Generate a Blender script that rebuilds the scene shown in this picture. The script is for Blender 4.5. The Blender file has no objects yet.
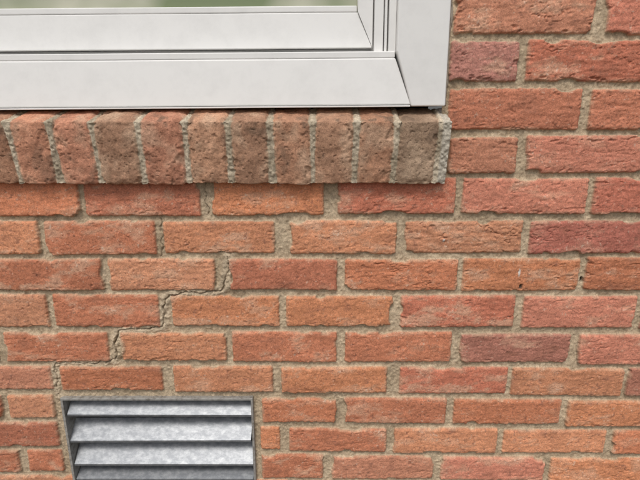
import bpy, math
import numpy as np
from mathutils import Vector
rng=np.random.RandomState(11)
sc=bpy.context.scene

# ---------------------------------------------------------------- noise
TAB=np.random.RandomState(3).rand(16,256,256).astype(np.float32)*2-1
def vn(x,z,cell,seed=0,cz=None):
    """value noise, cell sizes in metres, range -1..1"""
    cz=cz or cell
    X=x/cell+seed*17.37; Z=z/cz+seed*9.71
    xi=np.floor(X).astype(np.int64); zi=np.floor(Z).astype(np.int64)
    fx=(X-xi).astype(np.float32); fz=(Z-zi).astype(np.float32)
    fx=fx*fx*(3-2*fx); fz=fz*fz*(3-2*fz)
    T=TAB[seed%16]; x0=xi&255; x1=(xi+1)&255; z0=zi&255; z1=(zi+1)&255
    return (T[x0,z0]*(1-fx)+T[x1,z0]*fx)*(1-fz)+(T[x0,z1]*(1-fx)+T[x1,z1]*fx)*fz
def fbm(x,z,cell,seed=0,oct=3,cz=None,g=.55):
    cz=cz or cell; s=0;a=1;n=0
    for i in range(oct):
        s=s+a*vn(x+z*.13*i,z-x*.11*i,cell/2**i,seed+i*3,cz/2**i); n+=a; a*=g
    return s/n
def sst(a,b,x):
    t=np.clip((x-a)/(b-a),0,1); return t*t*(3-2*t)

# ---------------------------------------------------------------- materials
def nmat(name):
    m=bpy.data.materials.new(name); m.use_nodes=True
    return m,m.node_tree.nodes,m.node_tree.links,m.node_tree.nodes['Principled BSDF']
def masonry(name,fine=1.0):
    m,N,L,B=nmat(name)
    B.inputs['Roughness'].default_value=.93
    B.inputs['Specular IOR Level'].default_value=.2
    at=N.new('ShaderNodeAttribute'); at.attribute_name='Col'
    tc=N.new('ShaderNodeTexCoord')
    n1=N.new('ShaderNodeTexNoise'); n1.inputs['Scale'].default_value=520; n1.inputs['Detail'].default_value=3; n1.inputs['Roughness'].default_value=.8
    n2=N.new('ShaderNodeTexNoise'); n2.inputs['Scale'].default_value=120; n2.inputs['Detail'].default_value=3; n2.inputs['Roughness'].default_value=.65
    L.new(tc.outputs['Object'],n1.inputs['Vector']); L.new(tc.outputs['Object'],n2.inputs['Vector'])
    r1=N.new('ShaderNodeMapRange'); r1.inputs['From Min'].default_value=.3; r1.inputs['From Max'].default_value=.7; r1.inputs['To Min'].default_value=.66; r1.inputs['To Max'].default_value=1.34
    r2=N.new('ShaderNodeMapRange'); r2.inputs['From Min'].default_value=.3; r2.inputs['From Max'].default_value=.7; r2.inputs['To Min'].default_value=.84; r2.inputs['To Max'].default_value=1.16
    L.new(n1.outputs['Fac'],r1.inputs['Value']); L.new(n2.outputs['Fac'],r2.inputs['Value'])
    mu=N.new('ShaderNodeMath'); mu.operation='MULTIPLY'; L.new(r1.outputs[0],mu.inputs[0]); L.new(r2.outputs[0],mu.inputs[1])
    vm=N.new('ShaderNodeVectorMath'); vm.operation='SCALE'
    L.new(at.outputs['Color'],vm.inputs[0]); L.new(mu.outputs[0],vm.inputs['Scale'])
    L.new(vm.outputs[0],B.inputs['Base Color'])
    bp=N.new('ShaderNodeBump'); bp.inputs['Strength'].default_value=.7*fine; bp.inputs['Distance'].default_value=.0014
    L.new(n1.outputs['Fac'],bp.inputs['Height']); L.new(bp.outputs[0],B.inputs['Normal'])
    return m
def simple(name,col,rough=.5,metal=0,nscale=60,var=.08,bump=0,spec=.5,col2=None,fac=(.45,.7),stretch=None):
    m,N,L,B=nmat(name)
    tc=N.new('ShaderNodeTexCoord'); n=N.new('ShaderNodeTexNoise'); n.inputs['Scale'].default_value=nscale; n.inputs['Detail'].default_value=7
    n.inputs['Roughness'].default_value=.72
    if stretch:
        mp=N.new('ShaderNodeMapping'); mp.inputs['Scale'].default_value=stretch; L.new(tc.outputs['Object'],mp.inputs[0]); L.new(mp.outputs[0],n.inputs['Vector'])
    else: L.new(tc.outputs['Object'],n.inputs['Vector'])
    mr=N.new('ShaderNodeMapRange'); mr.inputs['From Min'].default_value=fac[0]; mr.inputs['From Max'].default_value=fac[1]
    L.new(n.outputs['Fac'],mr.inputs['Value'])
    mx=N.new('ShaderNodeMix'); mx.data_type='RGBA'
    c2=col2 or tuple(c*(1-var) for c in col)
    mx.inputs[6].default_value=(*col,1); mx.inputs[7].default_value=(*c2,1)
    L.new(mr.outputs[0],mx.inputs[0]); L.new(mx.outputs[2],B.inputs['Base Color'])
    B.inputs['Roughness'].default_value=rough; B.inputs['Metallic'].default_value=metal; B.inputs['Specular IOR Level'].default_value=spec
    if bump:
        bp=N.new('ShaderNodeBump'); bp.inputs['Strength'].default_value=bump; bp.inputs['Distance'].default_value=.001
        L.new(n.outputs['Fac'],bp.inputs['Height']); L.new(bp.outputs[0],B.inputs['Normal'])
    return m
M_wall=masonry('brick_and_mortar'); M_sill=masonry('weathered_brick_and_mortar')
M_vinyl=simple('white_vinyl',(.77,.76,.74),.45,nscale=22,var=.10,fac=(.45,.78))
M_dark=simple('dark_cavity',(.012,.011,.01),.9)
M_metal=simple('galvanised_metal',(.19,.20,.215),.45,.55,nscale=110,bump=.06,col2=(.40,.41,.42),fac=(.42,.80),stretch=(.7,1,1.2))
M_frame=simple('dull_metal_frame',(.36,.345,.32),.65,.2,nscale=120,col2=(.18,.16,.14),fac=(.45,.65))
M_soil=simple('soil',(.10,.075,.05),.95,nscale=14,col2=(.05,.06,.025),bump=.6)

# ---------------------------------------------------------------- grid mesh
def grid_mesh(name,P,col,keep,mat,smooth=True):
    ni,nj=P.shape[:2]
    idx=np.arange(ni*nj).reshape(ni,nj)
    q=np.stack([idx[:-1,:-1],idx[1:,:-1],idx[1:,1:],idx[:-1,1:]],-1)[keep]
    used=np.zeros(ni*nj,bool); used[q.ravel()]=True
    remap=np.cumsum(used)-1; q=remap[q]
    V=P.reshape(-1,3)[used].astype(np.float32); C=col.reshape(-1,4)[used].astype(np.float32)
    me=bpy.data.meshes.new(name); nq=len(q)
    me.vertices.add(len(V)); me.vertices.foreach_set('co',V.ravel())
    me.loops.add(nq*4); me.loops.foreach_set('vertex_index',q.ravel().astype(np.int32))
    me.polygons.add(nq); me.polygons.foreach_set('loop_start',np.arange(0,nq*4,4,dtype=np.int32))
    me.polygons.foreach_set('loop_total',np.full(nq,4,np.int32))
    me.polygons.foreach_set('use_smooth',np.ones(nq,bool))
    me.update(calc_edges=True)
    a=me.color_attributes.new('Col','FLOAT_COLOR','POINT'); a.data.foreach_set('color',C.ravel())
    me.materials.append(mat)
    ob=bpy.data.objects.new(name,me); sc.collection.objects.link(ob); return ob

# ---------------------------------------------------------------- brick layout (mm on the wall)
rows={0:[199,410,422,623],1:[197,302,314,506],2:[200,406,420,612],3:[205,314,327,520],
4:[-576,-393,-385,-196,-177,6,29,221,232,435,445,633],5:[-648,-468,-458,-274,-261,-76,-50,128,141,337,349,545],
6:[-556,-370,-360,-178,-154,29,42,234,243,441,451,648],7:[-658,-473,-463,-279,-258,-71,-59,126,140,338,352,549],
8:[-752,-573,-559,-375,-352,-166,-156,30,44,233,248,444,458,654],9:[-668,-484,-469,-285,-265,-85,-70,121,144,339,347,549,556,749],
10:[-772,-584,-573,-489,-107,33,44,233,246,443,456,652],11:[-674,-489,-112,-75,-58,125,138,333,344,537,550,748],
12:[-762,-572,-556,-489,-111,6,23,217,231,429,440,638]}
J=[(1176,1176,1176),(1107,1107,1107),(1038,1038,1038),(967,967,967),(900,900,901),(829,831,831),(764,764,766),(699,699,698),(630,630,626),(564,562,558),(505,499,493),(447,436,430),(386,375,368),(328,312,305)]
XL,XR,ZB,ZT=-2.2,2.0,0.02,2.62
WX0,WX1,WZ0,WZ1=-1.155,.190,.985,2.36      # window opening
VX0,VX1,VZ0,VZ1=-.470,-.126,.310,.492      # vent opening
def bed(k,x):
    if 0<=k<=13: a,b,c=J[k]
    elif k<0: a=b=c=1176-k*67.7
    else: a,b,c=[j-(k-13)*64 for j in J[13]]
    return np.interp(x,[-490,0,560],[a,b,c])
bricks=[]
for k in range(-22,19):
    if k in rows: l=list(rows[k])
    elif k<0: l=[199,410,422,623] if k%2==0 else [199,302,314,506]
    else: l=[-765,-573,-560,-368,-356,-164,-152,40,52,244,256,448,460,652] if k%2==0 else [-664,-470,-458,-266,-254,-62,-50,142,154,346,358,550]
    prs=[(l[i],l[i+1]) for i in range(0,len(l),2)]
    while prs[-1][1]<XR*1000+100:
        e=prs[-1][1]+11; prs.append((e,e+193))
    if k<=3:
        e=-1170; w=193 if k%2 else 92
        while e>XL*1000-50:
            prs.append((e-w,e)); e-=w+11; w=193
        if 1176-k*67.7-60>2370:
            e=190
            while e>-1165: prs.append((max(e-193,-1162),e)); e-=204
    else:
        e=prs[0][0]-11
        while e>XL*1000-50: prs.append((e-193,e)); e-=204
    for a,b in prs:
        xc=(a+b)/2; zt=bed(k,xc); zb=bed(k+1,xc)
        bricks.append((k,a/1000,b/1000,(zb+4.8)/1000,(zt-4.8)/1000))

# ---------------------------------------------------------------- wall height field
def axis(lo,hi,d0,d1,fine,coarse):
    a=np.arange(lo,d0,coarse); b=np.arange(d0,d1,fine); c=np.arange(d1,hi+coarse,coarse)
    return np.concatenate([a,b,c])
gx=axis(XL,XR,-.64,.64,.0012,.009); gz=axis(ZB,ZT,.295,1.19,.0012,.009)
X,Z=np.meshgrid(gx,gz,indexing='ij'); X=X.astype(np.float64)
N12=fbm(X,Z,.014,1,3); N4=vn(X,Z,.0036,5); N30=fbm(X,Z,.034,2,2)
Nh=fbm(X,Z,.022,4,3,cz=.006)      # horizontal drag marks
Nr=fbm(X+.25*Z,Z,.030,11,3,cz=.010)
Nf=fbm(X,Z,.0075,6,3); Nb=fbm(X,Z,.06,7,3); Np=vn(X+.3*Z,Z-.2*X,.0031,14)
H=-.0066+.0011*N12+.0008*N4+.0006*Nf-.0010*sst(.6,.9,Np)
mort=np.array([.56,.445,.31]); md=np.array([.39,.30,.20])
t=np.clip(.52+.8*Nb+.4*Nf,0,1)[...,None]
C=mort*t+md*(1-t)
C=C*(1+.15*N4[...,None])
mask_all=np.zeros_like(X)
pal=np.array([[.60,.245,.125],[.58,.225,.12],[.62,.275,.15],[.53,.205,.115],[.63,.295,.17],[.56,.25,.155],[.49,.185,.11],[.61,.255,.13]])
palR=np.array([[.55,.195,.12],[.50,.175,.115],[.59,.235,.155],[.54,.205,.135],[.45,.16,.115],[.60,.235,.14]])
for (k,x0,x1,z0,z1) in bricks:
    i0,i1=np.searchsorted(gx,[x0-.007,x1+.007]); j0,j1=np.searchsorted(gz,[z0-.007,z1+.007])
    if i1-i0<2 or j1-j0<2: continue
    s=np.s_[i0:i1,j0:j1]; x=X[s];z=Z[s]
    r=.0035
    jit=rng.uniform(-1,1,8)
    zz0=z0+jit[0]*.0015; zz1=z1+jit[1]*.0015; rot=jit[2]*.009
    cx=(x0+x1)/2; cz=(zz0+zz1)/2; zr=z-rot*(x-cx)
    zr=zr+jit[6]*.0013*((x-cx)/((x1-x0)/2))**2
    qx=np.abs(x-cx)-((x1-x0)/2-r); qz=np.abs(zr-cz)-((zz1-zz0)/2-r)
    sd=np.hypot(np.maximum(qx,0),np.maximum(qz,0))+np.minimum(np.maximum(qx,qz),0)-r
    right=np.clip((cx-.05)/.2,0,1)*np.clip((cz-.5)/.3,0,1)
    d=-sd+(.0011+.0006*right)*N12[s]+.0007*N4[s]
    chip=np.clip(N30[s]-.34,0,1)*.026*sst(.012,.0,-sd)
    d=d-chip
    m=sst(-.0006,.0009,d)
    rough=.35+.6*rng.rand()**1.3+.70*right
    face=.0009*rough*Nh[s]+.0005*Nf[s]+.0003*N4[s]
    gouge=-.0026*rough*sst(.28,.60,Nh[s]+.35*Nf[s])*sst(.020,.003,d)
    crease=sst(.07,.0,np.abs(Nr[s]+.1*jit[7]))*sst(-.05,.45,N30[s]*jit[5]*1.5+.25*N12[s])
    pit=sst(.70,.90,Np[s]+.25*Nf[s])
    hb=jit[3]*.0012+(x-cx)*jit[4]*.009+(z-cz)*jit[5]*.025-.0032*np.exp(-np.maximum(d,0)/.0016)+face+gouge+.0012*N30[s]-.0018*rough*crease-.0011*pit
    H[s]=H[s]*(1-m)+hb*m
    w=np.clip((cx+.0)/.45,0,1)*np.clip((cz-.35)/.35,.25,1)*.8+ (.3 if k<5 else 0)
    P=palR if rng.rand()<w else pal
    base=P[rng.randint(len(P))]*(1+.12*rng.uniform(-1,1))
    if k==1 and x0<.25: base=np.array([.49,.225,.175])
    if k==9 and x0>.5: base=np.array([.43,.185,.125])
    if k==8 and .2<x0<.3: base=np.array([.45,.195,.14])
    so=rng.rand()*50; va=rng.uniform(.4,1.5)
    b1=fbm(x+so,z,.045,8,3,cz=.022); b2=fbm(x+so,z,.012,9,3,cz=.006); b3=vn(x+so,z,.0042,3); b4=vn(x+so+.4*z,z-.3*x,.0027,6)
    c=base*(1+.12*va*b1[...,None]+.17*b2[...,None])
    pk=(sst(.06,.65,b1-.35*b2)*.50*va)[...,None].clip(0,.65); c=c*(1-pk)+np.array([.62,.385,.26])*pk
    dk=(sst(.32,.78,-b1+.5*b2)*.45)[...,None]; c=c*(1-dk)+np.array([.32,.14,.09])*dk
    sp=(sst(.62,.87,b3+.3*b2)*.48+.3*pit)[...,None].clip(0,.8); c=c*(1-sp)+np.array([.23,.11,.08])*sp
    wp=(sst(.76,.92,b4+.2*b1)*.5)[...,None]; c=c*(1-wp)+np.array([.70,.56,.44])*wp
    hz=(sst(.007,.0,d)*sst(-.25,.55,N12[s]+.4*b2)*.55)[...,None]; c=c*(1-hz)+np.array([.57,.42,.285])*hz
    mm=m[...,None]; C[s]=C[s]*(1-mm)+c*mm
    mask_all[s]=np.maximum(mask_all[s],m)
# stepped settlement crack following the joints
crack=[(-155,766),(-153,750),(-160,728),(-166,703),(-197,697),(-230,699),(-261,695),(-268,687),(-272,655),(-277,634),(-298,629),(-330,631),(-355,626),(-364,604),(-360,590),(-367,570),(-402,563),(-440,566),(-473,561),(-479,548),(-477,525),(-480,507),(-474,495)]
def distpoly(x,z,pts):
    dd=np.full(x.shape,9.)
    for (a,b),(c,d_) in zip(pts[:-1],pts[1:]):
        a,b,c,d_=a/1000,b/1000,c/1000,d_/1000
        vx,vz=c-a,d_-b; tt=np.clip(((x-a)*vx+(z-b)*vz)/(vx*vx+vz*vz),0,1)
        dd=np.minimum(dd,np.hypot(x-a-tt*vx,z-b-tt*vz))
    return dd
i0,i1=np.searchsorted(gx,[-.56,-.02]); j0,j1=np.searchsorted(gz,[.46,.91]); s=np.s_[i0:i1,j0:j1]
wx=X[s]+.0035*vn(X[s],Z[s],.011,3)+.0015*vn(X[s],Z[s],.004,2); wz=Z[s]+.0035*vn(X[s],Z[s],.011,10)+.0015*vn(X[s],Z[s],.004,11)
dd=distpoly(wx,wz,crack)
wid=.0001+.0009*(vn(X[s],Z[s],.03,12)+.1)
lump=sst(.013,.004,dd+.004*N12[s])*(1-.6*mask_all[s])
H[s]+=lump*(.0030+.0028*Nf[s])*(1-mask_all[s])
C[s]=C[s]*(1-.5*lump[...,None])+np.array([.58,.47,.34])*.5*lump[...,None]
g=sst(wid+.0011,wid*.4,dd)
H[s]-=g*.0055
C[s]=C[s]*(1-.5*g[...,None])+np.array([.14,.10,.07])*.5*g[...,None]
bl=sst(1.25,.7,np.hypot((X[s]+.358)/.012,(Z[s]-.598)/.020)+.3*N12[s])
H[s]+=bl*(.0035+.0015*Nf[s])*(1-g); C[s]=C[s]*(1-.8*bl[...,None]*(1-g[...,None]))+np.array([.55,.435,.30])*.8*bl[...,None]*(1-g[...,None])
for hp in ([(-267,829),(-262,800),(-270,764)],[(-183,895),(-188,862),(-184,832)]):
    dd=distpoly(wx,wz,hp); g=sst(.0014,.0004,dd); H[s]-=g*.0025; C[s]=C[s]*(1-.4*g[...,None])+np.array([.12,.09,.06])*.4*g[...,None]
for (hx,hz_,rr,cc,hh) in [(.448,.722,.0032,(.06,.05,.04),-.007),(.338,.735,.0016,(.72,.68,.62),.0004),(.206,.793,.0020,(.74,.72,.68),.0006),(.344,.71,.0028,(.10,.07,.05),-.004)]:
    i0,i1=np.searchsorted(gx,[hx-.02,hx+.02]); j0,j1=np.searchsorted(gz,[hz_-.03,hz_+.03]); s=np.s_[i0:i1,j0:j1]
    el=5. if cc[0]>.6 and hx>.3 else 1.3
    g=sst(1.3,.6,np.hypot((X[s]-hx)/rr,(Z[s]-hz_)/(rr*el))+.35*N4[s])
    H[s]+=g*hh; C[s]=C[s]*(1-g[...,None])+np.array(cc)*g[...,None]
C*= (1+.07*fbm(X,Z,.35,13,2))[...,None]
Pw=np.stack([X,-H,Z],-1)
xc=(gx[:-1]+gx[1:])/2; zc=(gz[:-1]+gz[1:])/2
XC,ZC=np.meshgrid(xc,zc,indexing='ij')
keep=~((XC>WX0)&(XC<WX1)&(ZC>WZ0)&(ZC<WZ1))&~((XC>VX0)&(XC<VX1)&(ZC>VZ0)&(ZC<VZ1))
wall=grid_mesh('brick_wall',Pw,np.concatenate([C,np.ones(C.shape[:2]+(1,))],-1),keep,M_wall)

# ---------------------------------------------------------------- rowlock brick sill
prof=np.array([(.034,1.0075),(-.036,.9865),(-.0165,.8875),(.012,.8935)])
seg=np.hypot(*np.diff(prof,axis=0).T); cum=np.concatenate([[0],np.cumsum(seg)])
ss=np.arange(0,cum[-1],.0012)
raw=np.stack([np.interp(ss,cum,prof[:,0]),np.interp(ss,cum,prof[:,1])],-1)
kk=3; pad=np.pad(raw,((kk,kk),(0,0)),mode='edge'); ker=np.ones(2*kk+1)/(2*kk+1)
sm=np.stack([np.convolve(pad[:,i],ker,'valid') for i in (0,1)],-1); sm[:2]=raw[:2]; sm[-2:]=raw[-2:]
tan=np.gradient(sm,axis=0); tan/=np.linalg.norm(tan,axis=1)[:,None]
nor=np.stack([tan[:,1],-tan[:,0]],-1)
if nor[10,1]<0: nor=-nor
sx=np.concatenate([np.arange(-1.16,-.55,.005),np.arange(-.55,.1965,.0012)])
SX,SS=np.meshgrid(sx,ss,indexing='ij')
n12=fbm(SX,SS,.014,3,3); n4=vn(SX,SS,.0036,7); n30=fbm(SX,SS,.03,5,2); nf=fbm(SX,SS,.008,1,3); nv=fbm(SX,SS,.010,2,3,cz=.022); npt=vn(SX+.3*SS,SS,.0034,12)
h=-.0022+.0022*n12+.0012*n4+.0008*nf
t=np.clip(.5+.9*fbm(SX,SS,.04,9,2)+.5*nf,0,1)[...,None]
SC=np.array([.58,.49,.37])*t+np.array([.36,.295,.21])*(1-t); SC*=1+.16*n4[...,None]
jx=[-471,-408,-344,-275,-205,-139,-75,-11,55,116,184]
jx=[-471-66*i for i in range(11,0,-1)]+jx
spal=np.array([[.47,.25,.155],[.45,.24,.15],[.51,.285,.18],[.44,.25,.16],[.48,.27,.17]])
sL=np.array([[.53,.255,.16],[.50,.235,.15],[.55,.28,.18]])
for a,b in zip(jx[:-1],jx[1:]):
    last=(b==184)
    x0=a/1000+.0042+rng.uniform(-.001,.0015); x1=b/1000-.0042+rng.uniform(-.0015,.001)
    i0,i1=np.searchsorted(sx,[x0-.009,x1+.009]); s=np.s_[i0:i1,:]
    lean=rng.uniform(-.03,.03); x=SX[s]-lean*(SS[s]-.12); q=SS[s]
    dx=np.minimum(x-x0,x1-x)
    dbot=(cum[3]-.004)-q
    d=np.minimum(dx,dbot+.002)+.0019*n12[s]+.0011*n4[s]
    corner=np.exp(-((q-cum[1])/.009)**2)+.9*np.exp(-((q-cum[2])/.008)**2)
    d-=corner*(.0012+.0040*np.clip(n30[s]+.1,0,1))
    m=sst(-.0007,.0010,d)
    jt=rng.uniform(-1,1,4)
    pit=sst(.60,.88,npt[s]+.3*nf[s])
    hb=.0012+jt[0]*.0022+(q-.11)*jt[1]*.02-.0036*np.exp(-np.maximum(d,0)/.0022)+.0014*nv[s]+.0010*nf[s]+.0018*n30[s]-.0014*pit
    hb-=corner*(.0008+.0055*np.clip(n30[s]+.6*n12[s],0,1))
    hb-=.0034*sst(.25,.6,n30[s]+.5*nf[s])*sst(.022,.003,d)
    h[s]=h[s]*(1-m)+hb*m
    P=sL if b<-130 and rng.rand()<.8 else spal
    base=P[rng.randint(len(P))]*(1+.10*rng.uniform(-1,1))
    if last: base=np.array([.34,.23,.155])
    so=rng.rand()*50
    b1=fbm(x+so,q,.03,8,3,cz=.04); b2=fbm(x+so,q,.009,9,3,cz=.012)
    c=base*(1+.18*b1[...,None]+.24*b2[...,None])
    pk=(sst(-.05,.55,b1)*.45)[...,None]; c=c*(1-pk)+np.array([.56,.41,.29])*pk
    dk=(np.clip(sst(.2,.7,-b1+.6*b2)*.48+(.36*sst(.10,.045,q)*sst(-.3,.5,b2) if b>50 else 0)+.28*pit+.25*sst(.9,.3,np.abs(q-cum[1])/.03)*sst(0,.6,b2),0,.8))[...,None]; c=c*(1-dk)+np.array([.17,.115,.08])*dk
    hz=(sst(.006,.0,d)*sst(-.2,.5,n12[s]+.4*b2)*.5)[...,None]; c=c*(1-hz)+np.array([.52,.42,.30])*hz
    mm=m[...,None]; SC[s]=SC[s]*(1-mm)+c*mm
endm=sst(.183,.187,SX)[...,None]; SC=SC*(1-endm)+np.array([.50,.45,.37])*(1+.2*nf[...,None])*endm
Y=sm[None,:,0]+nor[None,:,0]*h; Zs=sm[None,:,1]+nor[None,:,1]*h
Ps=np.stack([SX,Y,Zs],-1)
cap=Ps[-1:].copy(); cap[...,0]+=.0008; cap2=cap.copy(); cap2[...,1]=np.maximum(cap2[...,1],.03)
Ps=np.concatenate([Ps,cap,cap2],0); SC=np.concatenate([SC,SC[-1:],SC[-1:]],0)
sill=grid_mesh('brick_window_sill',Ps,np.concatenate([SC,np.ones(SC.shape[:2]+(1,))],-1),np.ones((Ps.shape[0]-1,Ps.shape[1]-1),bool),M_sill)

# ---------------------------------------------------------------- helpers
def empty(name,loc=(0,0,0)):
    e=bpy.data.objects.new(name,None); e.location=loc; sc.collection.objects.link(e); return e
def link(name,me,mat,parent,bev=0):
    me.materials.append(mat); o=bpy.data.objects.new(name,me); sc.collection.objects.link(o)
    if parent: o.parent=parent
    if bev:
        b=o.modifiers.new('b','BEVEL'); b.width=bev; b.segments=3; b.limit_method='ANGLE'; b.angle_limit=.5
    return o
import bmesh
def prism(name,v,n,mat,parent,bev):
    fc=[tuple(range(n)),tuple(range(2*n-1,n-1,-1))]+[(i,i+n,(i+1)%n+n,(i+1)%n) for i in range(n)]
    me=bpy.data.meshes.new(name); me.from_pydata(v,[],fc)
    bm=bmesh.new(); bm.from_mesh(me); bmesh.ops.recalc_face_normals(bm,faces=bm.faces); bm.to_mesh(me); bm.free()
    return link(name,me,mat,parent,bev)
def extrude_xz(name,poly,yf,yb,mat,parent,bev=.001):
    f=yf if callable(yf) else (lambda x,z:yf)
    return prism(name,[(x,f(x,z),z) for x,z in poly]+[(x,yb,z) for x,z in poly],len(poly),mat,parent,bev)
def extrude_yz(name,poly,x0,x1,mat,parent,bev=.001):
    return prism(name,[(x0,y,z) for y,z in poly]+[(x1,y,z) for y,z in poly],len(poly),mat,parent,bev)

# ---------------------------------------------------------------- window
W=empty('window')
WL=-1.155
def box(name,x0,x1,z0,z1,yf,yb,mat,bev=.001): return extrude_xz(name,[(x0,z0),(x1,z0),(x1,z1),(x0,z1)],yf,yb,mat,W,bev)
extrude_xz('casing_right',[(.1402,1.0080),(.1925,1.0080),(.1935,2.345),(.1155,2.345),(.1155,1.088)],-.006,.06,M_vinyl,W,.0022)
extrude_xz('casing_left',[(WL-.004,1.0115),(WL+.05,1.0105),(WL+.075,1.088),(WL+.075,2.345),(WL-.004,2.345)],-.006,.06,M_vinyl,W,.0025)
extrude_xz('casing_head',[(WL+.0755,2.27),(.1150,2.27),(.1150,2.345),(WL+.0755,2.345)],-.004,.06,M_vinyl,W,.0025)
extrude_xz('casing_bottom',[(WL+.052,1.0105),(.1398,1.0105),(.1151,1.0790),(WL+.077,1.0790)],lambda x,z:-.0045+(z-1.0105)*.10,.06,M_vinyl,W,.0022)
box('casing_bottom_drip',WL+.053,.1385,1.0075,1.0098,-.0065,.05,M_vinyl,.0006)
box('casing_bottom_bead',WL+.077,.1146,1.0795,1.0890,.0045,.05,M_vinyl,.0016)
box('jamb_inner',.1045,.1152,1.084,2.27,.006,.06,M_vinyl,.001)
box('jamb_fin',.0990,.1025,1.084,2.27,.012,.06,M_vinyl,.0008)
box('jamb_track',.0840,.0975,1.086,2.27,.018,.06,M_vinyl,.001)
box('jamb_back',.0800,.1150,1.086,2.27,.040,.062,M_vinyl,0)
box('jamb_left',WL+.075,WL+.112,1.084,2.27,.010,.06,M_vinyl,.001)
SR=.0820; SL=WL+.113; sb=1.0965; st=1.1480
extrude_xz('sash_bottom_rail',[(SL,sb),(SR-.0004,sb),(SR-.0231,st),(SL+.03,st)],lambda x,z:.026+(z-sb)*.09,.055,M_vinyl,W,.0012)
extrude_xz('sash_stile_right',[(SR,sb),(SR,1.70),(SR-.0225,1.70),(SR-.0227,st)],.026,.055,M_vinyl,W,.0006)
extrude_xz('sash_stile_left',[(SL,sb+.002),(SL,1.70),(SL+.028,1.70),(SL+.028,st+.001)],.026,.055,M_vinyl,W,.0008)
box('sash_meeting_rail',SL,SR,1.702,1.745,.024,.055,M_vinyl,.0015)
box('sash_shadow_strip',SL,SR,1.0900,1.0955,.038,.05,simple('grey_shadow',(.36,.36,.35),.7),0)  # grey strip stands in for the shadow line under the sash
box('glazing_bead',SL+.031,SR-.0240,1.1488,1.1580,.032,.05,M_vinyl,.0016)
box('upper_sash_right',.058,.082,1.748,2.268,.040,.056,M_vinyl,.001)
box('upper_sash_left',SL,SL+.026,1.748,2.268,.040,.056,M_vinyl,.001)
box('upper_sash_top',SL+.027,.057,2.24,2.268,.040,.056,M_vinyl,.001)
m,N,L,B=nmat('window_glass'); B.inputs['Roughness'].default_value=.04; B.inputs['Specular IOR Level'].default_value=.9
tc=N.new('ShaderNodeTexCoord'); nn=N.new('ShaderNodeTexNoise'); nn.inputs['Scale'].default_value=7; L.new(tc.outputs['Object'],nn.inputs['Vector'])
cr=N.new('ShaderNodeValToRGB'); cr.color_ramp.elements[0].position=.4; cr.color_ramp.elements[0].color=(.14,.18,.07,1); cr.color_ramp.elements[1].position=.62; cr.color_ramp.elements[1].color=(.46,.45,.34,1)  # soft green and pale reflection painted into the glass colour
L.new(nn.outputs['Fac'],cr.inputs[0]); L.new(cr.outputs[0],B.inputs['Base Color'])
box('glass_lower',SL+.02,SR-.015,1.14,1.72,.046,.052,m,0)
box('glass_upper',SL+.02,SR-.015,1.74,2.25,.048,.052,m,0)
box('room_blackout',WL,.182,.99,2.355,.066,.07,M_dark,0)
W.rotation_euler=(0,-math.radians(.45),0); W.location=(.0078,0,-.0016)

# sealant bead between casing and masonry
n=500; zz=np.linspace(1.010,2.35,n)
cv=bpy.data.curves.new('caulk','CURVE'); cv.dimensions='3D'; cv.bevel_depth=.0020; cv.bevel_resolution=3
sp=cv.splines.new('POLY'); sp.points.add(n-1)
for i,z in enumerate(zz): sp.points[i].co=(.1950+.0006*math.sin(z*90)+.0003*rng.randn(),.0065+.0006*math.sin(z*53),z,1); sp.points[i].radius=1+.35*math.sin(z*140)
cv.materials.append(simple('old_caulk',(.36,.31,.25),.8,nscale=200,var=.5))
o=bpy.data.objects.new('caulk',cv); sc.collection.objects.link(o); o.parent=wall

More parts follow.
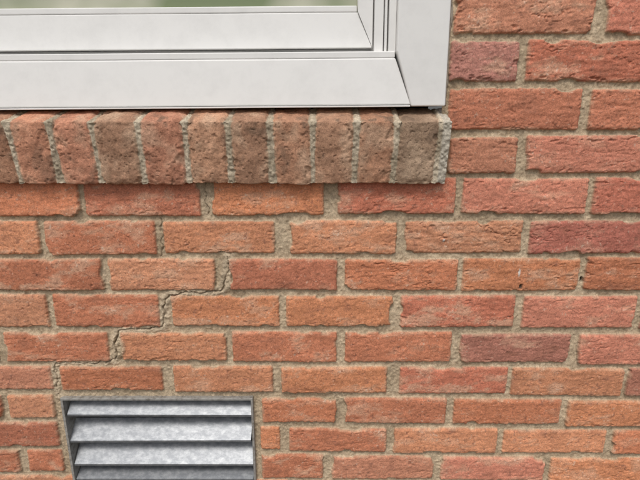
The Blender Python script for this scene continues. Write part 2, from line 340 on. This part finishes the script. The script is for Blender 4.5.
# ---------------------------------------------------------------- foundation vent
V=empty('foundation_vent')
def vb(name,x0,x1,z0,z1,yf,yb,mat,bev=.0006): return extrude_xz(name,[(x0,z0),(x1,z0),(x1,z1),(x0,z1)],yf,yb,mat,V,bev)
a0,a1,c0,c1=-.4735,-.1225,.3065,.4955
vb('frame_top',a0,a1,c1-.0045,c1,-.002,.06,M_frame)
vb('frame_bottom',a0,a1,c0,c0+.008,-.002,.06,M_frame)
vb('frame_left',a0,a0+.0045,c0+.0083,c1-.0048,-.002,.06,M_frame)
vb('frame_right',a1-.004,a1,c0+.0083,c1-.0048,-.002,.06,M_frame)
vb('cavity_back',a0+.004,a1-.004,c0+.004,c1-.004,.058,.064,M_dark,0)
for i,zf in enumerate([.4585,.4050,.3510,.3190]):
    up=.028 if i<3 else .015
    dy=.030
    poly=[(.001,zf),(.001,zf-.004),(.0022,zf-.004),(.0024,zf-.0010),(.002+dy,zf+up-.001),(.002+dy,zf+up+.0005)]
    o=extrude_yz('louvre_%d'%(i+1),poly,a0+.0055,a1-.0052,M_metal,V,.0004)
    o.rotation_euler=(0,math.radians([.15,-.2,.1,0][i]),0)
# ---------------------------------------------------------------- ground
me=bpy.data.meshes.new('ground'); me.from_pydata([(-60,.3,.05),(60,.3,.05),(60,-80,.05),(-60,-80,.05)],[],[(3,2,1,0)])
link('ground',me,M_soil,None)

# ---------------------------------------------------------------- light
w=bpy.data.worlds.new('World'); sc.world=w; w.use_nodes=True
N=w.node_tree.nodes; L=w.node_tree.links; bg=N['Background']
sk=N.new('ShaderNodeTexSky'); sk.sky_type='NISHITA'; sk.sun_disc=False
sk.sun_elevation=math.radians(56); sk.sun_rotation=math.radians(195); sk.air_density=1; sk.dust_density=3
hs=N.new('ShaderNodeHueSaturation'); hs.inputs['Saturation'].default_value=.30
L.new(sk.outputs[0],hs.inputs['Color']); L.new(hs.outputs[0],bg.inputs['Color']); bg.inputs['Strength'].default_value=.14
sd=bpy.data.lights.new('sun','SUN'); sd.energy=1.5; sd.angle=math.radians(18); sd.color=(1,.96,.90)
so=bpy.data.objects.new('sun',sd); sc.collection.objects.link(so)
az=math.radians(195); el=math.radians(56)
dirv=Vector((math.sin(az)*math.cos(el),math.cos(az)*math.cos(el),math.sin(el)))
so.rotation_euler=dirv.to_track_quat('Z','Y').to_euler(); so.location=(-1,-3,4)
sc.view_settings.view_transform='Standard'; sc.view_settings.look='None'; sc.view_settings.exposure=0

cam=bpy.data.cameras.new('camera'); cam.lens=27; cam.sensor_width=36; cam.clip_start=.01; cam.clip_end=500
co=bpy.data.objects.new('camera',cam); sc.collection.objects.link(co)
co.location=(0,-.771,1.0); co.rotation_euler=(math.radians(75),0,0); sc.camera=co
